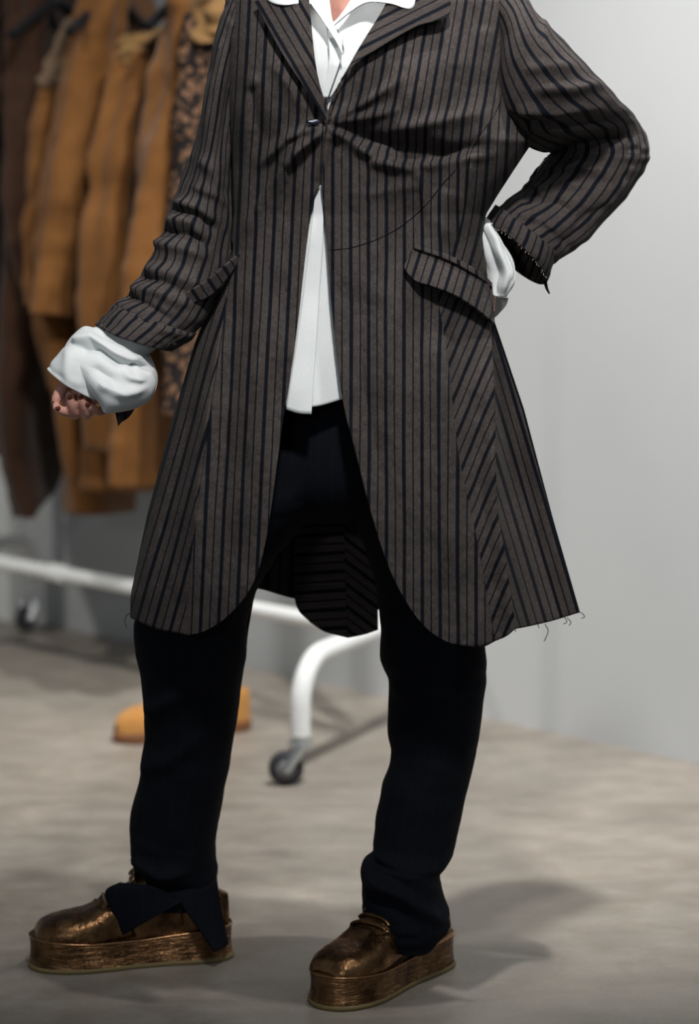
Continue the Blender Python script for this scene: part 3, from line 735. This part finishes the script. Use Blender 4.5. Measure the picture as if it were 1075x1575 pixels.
V, UV, _, _ = tube2([(372, -30, 412, -12, .02, .02, .045), (350, 0, 402, 30, .02, .02, .056), (336, 40, 390, 80, .02, .02, .060), (322, 110, 376, 130, .02, .02, .060), (306, 200, 366, 206, .025, .025, .058), (284, 270, 362, 282, .03, .03, .058),
                     (260, 325, 360, 350, .02, .02, .060), (232, 398, 347, 426, -.01, -.01, .062), (190, 458, 315, 492, -.04, -.04, .062), (162, 486, 282, 526, -.07, -.07, .060), (150, 498, 264, 536, -.08, -.08, .058)],
                    200, 110, PY, sl_disp(LSR, 5), 1, .345, .004)
g = Geo(); g.grid(V, UV); g.build('sleeve', 'coat_stripe', coat, solid=.0025)
V, UV, _, _ = tube2([(178, 468, 300, 512, -.058, -.058, .060), (172, 474, 294, 520, -.062, -.062, .067), (160, 488, 278, 530, -.072, -.072, .067), (149, 500, 264, 539, -.082, -.082, .064)], 24, 90, PY,
                    lambda a, b_, th, t: .004 * vnoise(th * 3, t * 4, 14) + .002 * vnoise(th * 8, t * 6, 15), 1, .37, .010)
g = Geo(); g.grid(V, UV); g.build('cuff', 'coat_stripe', coat, solid=.003)
RSR = [([(790, 170), (850, 178), (930, 168)], .012, 10), ([(810, 195), (880, 205), (960, 195)], .014, 10), ([(800, 186), (860, 192), (940, 184)], -.012, 7), ([(820, 140), (880, 140), (930, 128)], .009, 9), ([(850, 218), (910, 216), (975, 212)], -.012, 8),
       ([(800, 110), (850, 106), (890, 100)], .007, 10), ([(838, 262), (880, 258), (930, 262)], .008, 9), ([(822, 296), (860, 282), (900, 286)], .012, 10), ([(800, 312), (850, 312), (880, 330)], -.009, 8), ([(790, 330), (830, 335), (860, 365)], .008, 8), ([(860, 380), (890, 340), (930, 310)], -.006, 10), ([(835, 30), (832, 70), (842, 110)], .006, 9)]
V, UV, _, _ = tube2([(770, -40, 742, 20, .01, .01, .05), (802, -14, 760, 70, .0, .0, .060), (836, 32, 764, 140, -.015, -.015, .066), (900, 94, 790, 204, -.005, -.005, .066), (950, 148, 828, 230, .05, .05, .064), (982, 188, 846, 234, .125, .125, .066),
                     (996, 226, 846, 238, .135, .135, .066), (990, 258, 838, 246, .13, .13, .064), (960, 306, 824, 268, .115, .115, .060), (918, 354, 806, 292, .09, .09, .056), (878, 388, 778, 312, .06, .06, .052), (844, 410, 752, 334, .04, .04, .050)],
                    220, 110, PY, sl_disp(RSR, 8), 1, .345, .0)
g = Geo(); g.grid(V, UV); g.build('sleeve', 'coat_stripe', coat, solid=.0025)
# turned back cuff on the hip arm
V, UV, _, _ = tube2([(854, 388, 764, 316, .04, .04, .054, 0, 0), (852, 394, 759, 322, .04, .04, .064, -3, 4), (846, 416, 750, 336, .035, .035, .066, -6, 9), (838, 436, 744, 348, .03, .03, .062, -8, 14)], 26, 90, PY,
                    lambda a, b_, th, t: .002 * vnoise(th * 3, t * 6, 4), 1, .36, .006)
g = Geo(); g.grid(V, UV); cuff = g.build('cuff', 'coat_stripe', coat, solid=.003)
g = Geo()
for k in range(26):
    a = math.radians(25 + k * 5.2); i = int(a / (2 * math.pi) * 89); p0 = V[-1, i]
    g.tube([p0, p0 + np.array([random.uniform(-.003, .003), -.001, -random.uniform(.001, .005)])], .0006, 5, False)
tag(g.build('frayed_edge', 'thread_pale', cuff), kind='stuff')
g = Geo(); p0 = W(838, 432, .02); g.tube([p0, W(841, 444, .018), W(845, 452, .016)], [.003, .0022, .0012], 6); g.build('loose_thread', 'seam_black', cuff)
# cuff flap hanging below the other wrist
x, y = coons([(176, 628), (213, 618)], [(182, 656), (186, 650)], [(176, 628), (182, 656)], [(213, 618), (200, 640), (186, 650)], 12, 12, False)
g = Geo(); g.grid(P(x, y, PY - .075 + 0 * x), np.stack([x * MM, y * MM], -1)); g.build('cuff', 'coat_stripe', coat, solid=.003)
# loose threads on the hem
for pts in ([(203, 942), (195, 946), (192, 955), (195, 966)], [(889, 940), (896, 944), (899, 949), (894, 951)], [(872, 950), (878, 957), (875, 962)], [(838, 960), (843, 970), (838, 984), (836, 986)], [(826, 958), (829, 966)], [(792, 966), (793, 972)], [(866, 947), (872, 956), (866, 960)]):
    g = Geo(); g.tube([W(px, py, -.02) for px, py in pts], .0007, 5, smooth_n=12); g.build('loose_thread', 'thread', coat)

# ---- shirt -----------------------------------------------------------
def sh_d(x, y): return coat_base(x, y) + .022 + .003 * vnoise(x / 25, y / 60, 12)
shirt = panel('shirt', [(440, -90), (492, -10), (514, 52), (548, -10), (600, -90)], [(424, 622), (480, 626), (536, 611)], [(440, -90), (452, 100), (470, 200), (450, 400), (424, 622)], [(600, -90), (570, 60), (522, 200), (524, 400), (536, 611)],
              lambda x, y: x, 160, 40, person, dfun=lambda x, y: sh_d(x, y) + .02 * np.clip((60 - y) / 60, 0, 1) * np.exp(-((x - 535) / 30) ** 2), mat='white_cotton')
shirt['label'] = 'white cotton shirt worn under the coat'
panel('placket', [(486, 285), (496, 285)], [(440, 630), (460, 636), (479, 637)], [(486, 285), (478, 360), (460, 500), (440, 630)], [(496, 285), (497, 360), (489, 480), (479, 637)], lambda x, y: x, 60, 14, shirt,
      dfun=lambda x, y: sh_d(x, y) - .012, mat='white_cotton', solid=.003)
panel('placket', [(500, 30), (528, 60)], [(498, 150), (504, 150)], [(496, 40), (505, 90), (500, 150)], [(527, 62), (522, 100), (506, 150)], lambda x, y: x, 40, 14, shirt, dfun=lambda x, y: sh_d(x, y) - .014, mat='white_cotton', solid=.003)
cd = lambda x, y: coat_base(x, y) - .006
panel('collar', [(402, -8), (440, -25), (482, -30)], [(505, 45), (516, 62), (527, 84)], [(402, 0), (420, 12), (445, 13), (470, 4), (486, 20), (505, 45)], [(484, -30), (505, -10), (512, 30), (524, 62), (527, 84)], lambda x, y: x, 40, 24, shirt,
      dfun=lambda x, y: coat_base(x, y) - .014 - .008 * np.sin((x - 400) / 22.0), mat='white_cotton', solid=.004, byY=False)
panel('collar', [(556, -30), (600, -40), (640, -25)], [(512, 36), (513, 40)], [(556, -30), (536, 6), (522, 26), (512, 36)], [(640, -25), (634, 13), (600, 6), (566, 4), (540, 18), (513, 40)], lambda x, y: x, 40, 24, shirt,
      dfun=lambda x, y: coat_base(x, y) - .022 * np.clip((x - 500) / 80, 0, 1), mat='white_cotton', solid=.004, byY=False)
panel('collar', [(512, 38), (560, 0), (610, -10)], [(506, 150), (508, 150)], [(512, 38), (524, 62), (528, 88), (506, 150)], [(610, -10), (592, 22), (560, 70), (508, 150)], lambda x, y: x, 40, 24, shirt,
      dfun=lambda x, y: sh_d(x, y) - .006, mat='white_cotton', solid=.003, byY=False)
# puffed cuff of the hanging hand
LC = [([(116, 522), (150, 514), (180, 535), (205, 548), (224, 546)], .012, 6), ([(122, 534), (160, 534), (190, 556), (220, 566)], -.014, 8), ([(100, 545), (118, 560), (142, 594), (160, 624)], .008, 7),
      ([(206, 556), (222, 562), (236, 570)], -.012, 5), ([(160, 585), (195, 600), (232, 590)], .010, 9), ([(150, 560), (178, 578), (186, 600)], -.009, 9), ([(196, 560), (205, 575), (228, 582)], .008, 6)]
V, UV, _, _ = tube2([(172, 482, 262, 516, -.06, -.06, .045), (146, 505, 226, 546, -.085, -.085, .050), (128, 504, 232, 552, -.09, -.09, .060), (106, 524, 240, 574, -.10, -.10, .068), (100, 540, 238, 596, -.11, -.11, .070), (112, 556, 226, 616, -.12, -.12, .066), (138, 590, 200, 628, -.13, -.13, .058), (160, 624, 170, 634, -.132, -.132, .045)],
                    110, 90, PY, lambda px, py, th, t: np.clip(np.sin(th) * 1.5 + .3, 0, 1) * ridges(px, py, LC) + .004 * vnoise(th * 2, t * 5, 6), 1)
g = Geo(); g.grid(V, UV); wc = g.build('cuff', 'white_cotton', shirt, solid=.003)
V, UV, _, _ = tube2([(110, 528, 150, 540, -.11, -.11, .040), (94, 541, 160, 560, -.118, -.118, .050), (80, 560, 160, 592, -.125, -.125, .052), (75, 568, 158, 618, -.128, -.128, .048)],
                    40, 70, PY, lambda px, py, th, t: .003 * vnoise(th * 2, t * 5, 26) + .006 * np.exp(-((px - 112) / 9) ** 2) * np.clip(np.sin(th), 0, 1), 1)
g = Geo(); g.grid(V, UV); g.build('cuff', 'white_cotton', shirt, solid=.003)
V, UV, _, _ = tube2([(744, 333, 764, 348, .02, .02, .012), (728, 347, 757, 346, .01, .0, .012), (738, 376, 774, 378, .015, -.015, .012), (747, 410, 790, 414, .02, -.02, .012), (752, 438, 788, 436, .02, -.02, .012), (760, 455, 776, 456, 0, -.01, .008)], 60, 60, PY,
                    lambda px, py, th, t: .006 * vnoise(th * 2.5, t * 6, 16) - .007 * np.exp(-((th - 1.5) / .25) ** 2) * np.sin(t * 3.1) + .004 * np.exp(-((th - .7) / .2) ** 2), 1)
g = Geo(); g.grid(V, UV); g.build('cuff', 'white_cotton', shirt, solid=.002)
x, y = coons([(762, 456), (782, 458)], [(757, 491), (764, 486)], [(764, 456), (762, 474), (757, 491)], [(782, 458), (778, 470), (764, 486)], 12, 10, False)
g = Geo(); g.grid(P(x, y, PY + .05 + 0 * x)); g.build('cuff_tail', 'white_cotton', shirt, solid=.003)

# ---- trousers ----------------------------------------------------------
def trouser():
    def dp(rid, seed):
        def f(px, py, th, t):
            return np.clip(np.sin(th) * 1.5 + .4, 0, 1) * ridges(px, py, rid) + .005 * vnoise(t * 16, th * 1.2, seed) + .003 * vnoise(t * 40, th * 2, seed + 2)
        return f
    g = Geo()
    V, UV, _, _ = tube2([(405, 596, 650, 596, .02, .02, .118), (395, 660, 660, 660, .02, .02, .125), (378, 720, 680, 720, .02, .02, .122), (390, 760, 660, 760, .02, .02, .105), (430, 795, 610, 795, .02, .02, .07)], 40, 90, PY, None, 1, .9)
    g.grid(V, UV)
    lr = [([(225, 1090), (270, 1060), (340, 1020)], .008, 14), ([(215, 1180), (270, 1150), (330, 1100)], .006, 14), ([(206, 1310), (250, 1330), (300, 1322)], .012, 10), ([(204, 1334), (240, 1352), (320, 1350)], -.010, 9), ([(198, 1362), (240, 1364), (300, 1372)], .010, 9)]
    V, UV, _, _ = tube2([(385, 680, 545, 680, .02, .02, .115), (345, 740, 525, 740, .02, .02, .115), (310, 790, 487, 785, .02, .02, .11), (270, 840, 440, 838, .02, .02, .107), (235, 900, 397, 900, .02, .02, .105), (207, 960, 381, 960, .02, .02, .10), (214, 1020, 374, 1020, .025, .025, .095), (222, 1100, 364, 1100, .045, .045, .088), (219, 1170, 352, 1170, .06, .06, .082),
                         (204, 1250, 338, 1250, .075, .075, .078), (200, 1300, 330, 1300, .08, .08, .076), (203, 1342, 333, 1342, .085, .085, .074), (192, 1364, 333, 1366, .085, .085, .074), (184, 1376, 333, 1388, .085, .085, .072)], 200, 80, PY, dp(lr, 30), 1, .42, .004)
    g.grid(V, UV)
    rr = [([(600, 1045), (650, 1060), (720, 1050)], .007, 14), ([(580, 1300), (630, 1320), (690, 1318)], .009, 12), ([(565, 1340), (610, 1352), (660, 1390), (684, 1412)], .014, 10), ([(565, 1362), (610, 1376), (650, 1408)], -.010, 9), ([(560, 1324), (600, 1330), (650, 1360)], -.008, 9)]
    V, UV, _, _ = tube2([(500, 680, 690, 680, .02, .02, .115), (515, 740, 705, 740, .02, .02, .112), (545, 800, 715, 800, .02, .02, .11), (572, 880, 735, 880, .02, .02, .105), (584, 950, 742, 950, .02, .02, .10), (586, 1010, 746, 1010, .02, .02, .095), (600, 1048, 745, 1048, .02, .02, .090), (597, 1120, 738, 1120, .02, .02, .086), (601, 1166, 729, 1166, .02, .02, .082),
                         (588, 1215, 717, 1215, .015, .015, .080), (578, 1280, 702, 1280, .01, .01, .078), (575, 1312, 692, 1320, .0, .0, .076), (560, 1328, 677, 1345, -.02, -.02, .074), (557, 1370, 682, 1378, -.03, -.03, .074), (560, 1400, 689, 1404, -.035, -.035, .074), (566, 1424, 687, 1428, -.035, -.035, .074), (580, 1436, 668, 1446, -.035, -.035, .070, 0, -8)],
                        210, 80, PY, dp(rr, 40), 1, .42, .004)
    g.grid(V, UV)
    return g.build('trousers', 'trouser_wool', person, solid=.002)
tr = trouser(); tr['label'] = 'black navy wool trousers with slit turned hems'
def hemflap(top, bottom, left, right, d0, d1):
    x, y = coons(top, bottom, left, right, 24, 30, False)
    u = np.linspace(0, 1, 30)[None, :] + 0 * x
    dd = d0(u) + d1 * np.linspace(0, 1, 24)[:, None]
    g = Geo(); g.grid(P(x, y, PY + dd), np.stack([x * MM, y * MM], -1)); g.build('hem_flap', 'trouser_wool', tr, solid=.004)
hemflap([(184, 1358), (230, 1362), (280, 1384)], [(190, 1438), (235, 1412), (280, 1387)], [(184, 1358), (162, 1372), (175, 1406), (190, 1438)], [(280, 1384), (280, 1387)], lambda u: .012 - .012 * np.sin(u * 3.1), -.006)
hemflap([(268, 1376), (300, 1370), (333, 1356)], [(330, 1464), (340, 1460), (350, 1452)], [(268, 1376), (300, 1420), (330, 1464)], [(333, 1356), (340, 1400), (350, 1452)], lambda u: .010 + .035 * u, -.008)

# ---- shoes ------------------------------------------------------------
def shoe(toe_px, heel_px, Ls=None):
    toe = G(*toe_px); heel = G(*heel_px)
    d = toe - heel; L = np.linalg.norm(d); d /= L
    if Ls: heel = toe - d * Ls; L = Ls
    s = np.array([-d[1], d[0], 0])
    wf = lut([(0, .010), (.012, .018), (.04, .029), (.09, .036), (.18, .040), (.35, .040), (.48, .044), (.6, .051), (.72, .056), (.82, .054), (.9, .046), (.95, .036), (.98, .024), (.995, .012), (1, .006)])
    S = np.concatenate([np.linspace(0, .08, 10), np.linspace(.1, .88, 34), np.linspace(.9, 1, 14)])
    zt = lut([(0, .054), (.2, .050), (.45, .043), (.7, .044), (1, .050)])
    def ring(zf, k):
        a = [heel + d * (L * (.5 + (q - .5) * k)) + s * wf(q) * (k + (k - 1) * 2) + up * zf(q) for q in S]
        b_ = [heel + d * (L * (.5 + (q - .5) * k)) - s * wf(q) * (k + (k - 1) * 2) + up * zf(q) for q in S[::-1]]
        o = a + b_; o.append(o[0]); return np.array(o)
    g = Geo()
    R = [ring(lambda q: .007, 1.0)]
    for k in range(1, 9):
        f = k / 8; R.append(ring(lambda q, f=f: .007 + (zt(q) - .007) * f, 1.0 - .012 * math.sin(f * 3.0) - .006 * f))
    R.append(ring(lambda q: zt(q) + .003, .975)); R.append(ring(lambda q: zt(q) + .003, .93))
    g.grid(np.array(R)); g.cap(R[-1][:-1]); g.cap(R[0][:-1])
    sh = g.build('shoe', 'bronze_sole', person)
    g = Geo(); R = [ring(lambda q: .0002, 1.0), ring(lambda q: .001, 1.012), ring(lambda q: .006, 1.014), ring(lambda q: .0075, 1.0)]
    g.grid(np.array(R)); g.cap(R[0][:-1]); g.cap(R[-1][:-1]); g.build('outsole', 'outsole_rubber', sh)
    hf = lut([(0, .050), (.04, .058), (.12, .070), (.22, .092), (.3, .104), (.4, .102), (.5, .087), (.58, .071), (.66, .055), (.74, .043), (.84, .036), (.91, .031), (.955, .025), (.98, .018), (.993, .010), (1, .001)])
    ph = np.linspace(0, math.pi, 33); c = np.cos(ph); sn = np.sin(ph)
    def up_pt(q, a, lift=0.0):
        qq = .02 + .955 * q; cc = np.cos(a); ss = np.sin(a)
        narrow = np.interp(q, [0, .3, .5, .7, 1], [.80, .78, .84, .93, .95])
        wid = wf(qq) * narrow; h = hf(q)
        pw = np.interp(q, [0, .4, .6, 1], [.55, .5, .6, .75])
        y_ = wid * np.sign(cc) * np.abs(cc) ** pw * (1 - .38 * np.clip(.55 - q, 0, .5) / .5 * ss)
        z_ = zt(qq) + h * ss ** .75 + .0016 * math.sin(q * 150 + 2.5 * cc) * math.exp(-((q - .63) / .09) ** 2) * ss + .0012 * math.sin(q * 90 + 3 * cc) * math.exp(-((q - .3) / .12) ** 2)
        p = heel + d * L * qq + s * y_ + up * z_
        nn = s * cc + up * ss
        return p + nn * lift
    g = Geo(); g.grid(np.array([[up_pt(q, a) for a in ph] for q in S])); g.build('upper', 'bronze_leather', sh)
    g = Geo(); g.tube(ring(lambda q: zt(q) + .0022, .992), .0017, 6, False); g.build('welt', 'bronze_welt', sh)
    # wing tip overlay
    g = Geo(); rows = []
    for a in np.linspace(.04, math.pi - .04, 41):
        q0 = .62 + .10 * abs(math.cos(a)) ** 1.0 * -1.6 + .02 * 0
        q0 = .70 - .22 * (abs(a - math.pi / 2) / (math.pi / 2)) ** 1.2 - .05 * math.exp(-((a - math.pi / 2) / .18) ** 2)
        rows.append([up_pt(q0 + (1.0 - q0) * f, a, .0016 * (1 - f ** 4)) for f in np.linspace(0, 1, 18)])
    g.grid(np.array(rows)); g.build('wing_tip', 'bronze_leather', sh, solid=.0012)
    g = Geo()
    for a in np.linspace(.25, math.pi - .25, 26):
        q0 = .715 - .22 * (abs(a - math.pi / 2) / (math.pi / 2)) ** 1.2 - .05 * math.exp(-((a - math.pi / 2) / .18) ** 2)
        g.ball(up_pt(q0, a, .0024), .0014, 6)
    tag(g.build('brogue_holes', 'bronze_dark', sh), kind='stuff')
    g = Geo(); g.tube([up_pt(.70 - .22 * (abs(a - math.pi / 2) / (math.pi / 2)) ** 1.2 - .05 * math.exp(-((a - math.pi / 2) / .18) ** 2), a, .0022) for a in np.linspace(.06, math.pi - .06, 41)], .0010, 6); g.build('wing_seam', 'bronze_dark', sh)
    # heel counter seam, lace stays, laces
    g = Geo(); g.tube([up_pt(.24 + .05 * math.sin(k), k, .001) for k in np.linspace(.1, .95, 10)], .0012, 6); g.build('stitching', 'bronze_dark', sh)
    g = Geo(); g.tube([up_pt(.24 + .05 * math.sin(k), k, .001) for k in np.linspace(math.pi - .95, math.pi - .1, 10)], .0012, 6); g.build('stitching', 'bronze_dark', sh)
    for k, q in enumerate((.50, .545, .59, .635)):
        w_ = .55
        g = Geo(); g.tube([up_pt(q + (.012 if k % 2 else -.012) * (a - math.pi / 2), a, .003) for a in np.linspace(math.pi / 2 - w_, math.pi / 2 + w_, 9)], .0032, 8)
        g.build('lace', 'bronze_leather', sh)
    for sg in (-1, 1):
        g = Geo(); b0 = up_pt(.48, math.pi / 2, .006)
        g.tube([b0, b0 + s * sg * .012 + up * .008, b0 + s * sg * .024 - up * .002 + d * .006, b0 + s * sg * .012 + d * .004, b0], .0026, 8, smooth_n=20); g.build('lace', 'bronze_leather', sh)
    return sh
s1 = shoe((45, 1486), (357, 1468)); s1['label'] = 'bronze platform brogue pointing to the left edge'
s2 = shoe((492, 1552), (676, 1480), .305); s2['label'] = 'bronze platform brogue pointing towards the viewer'
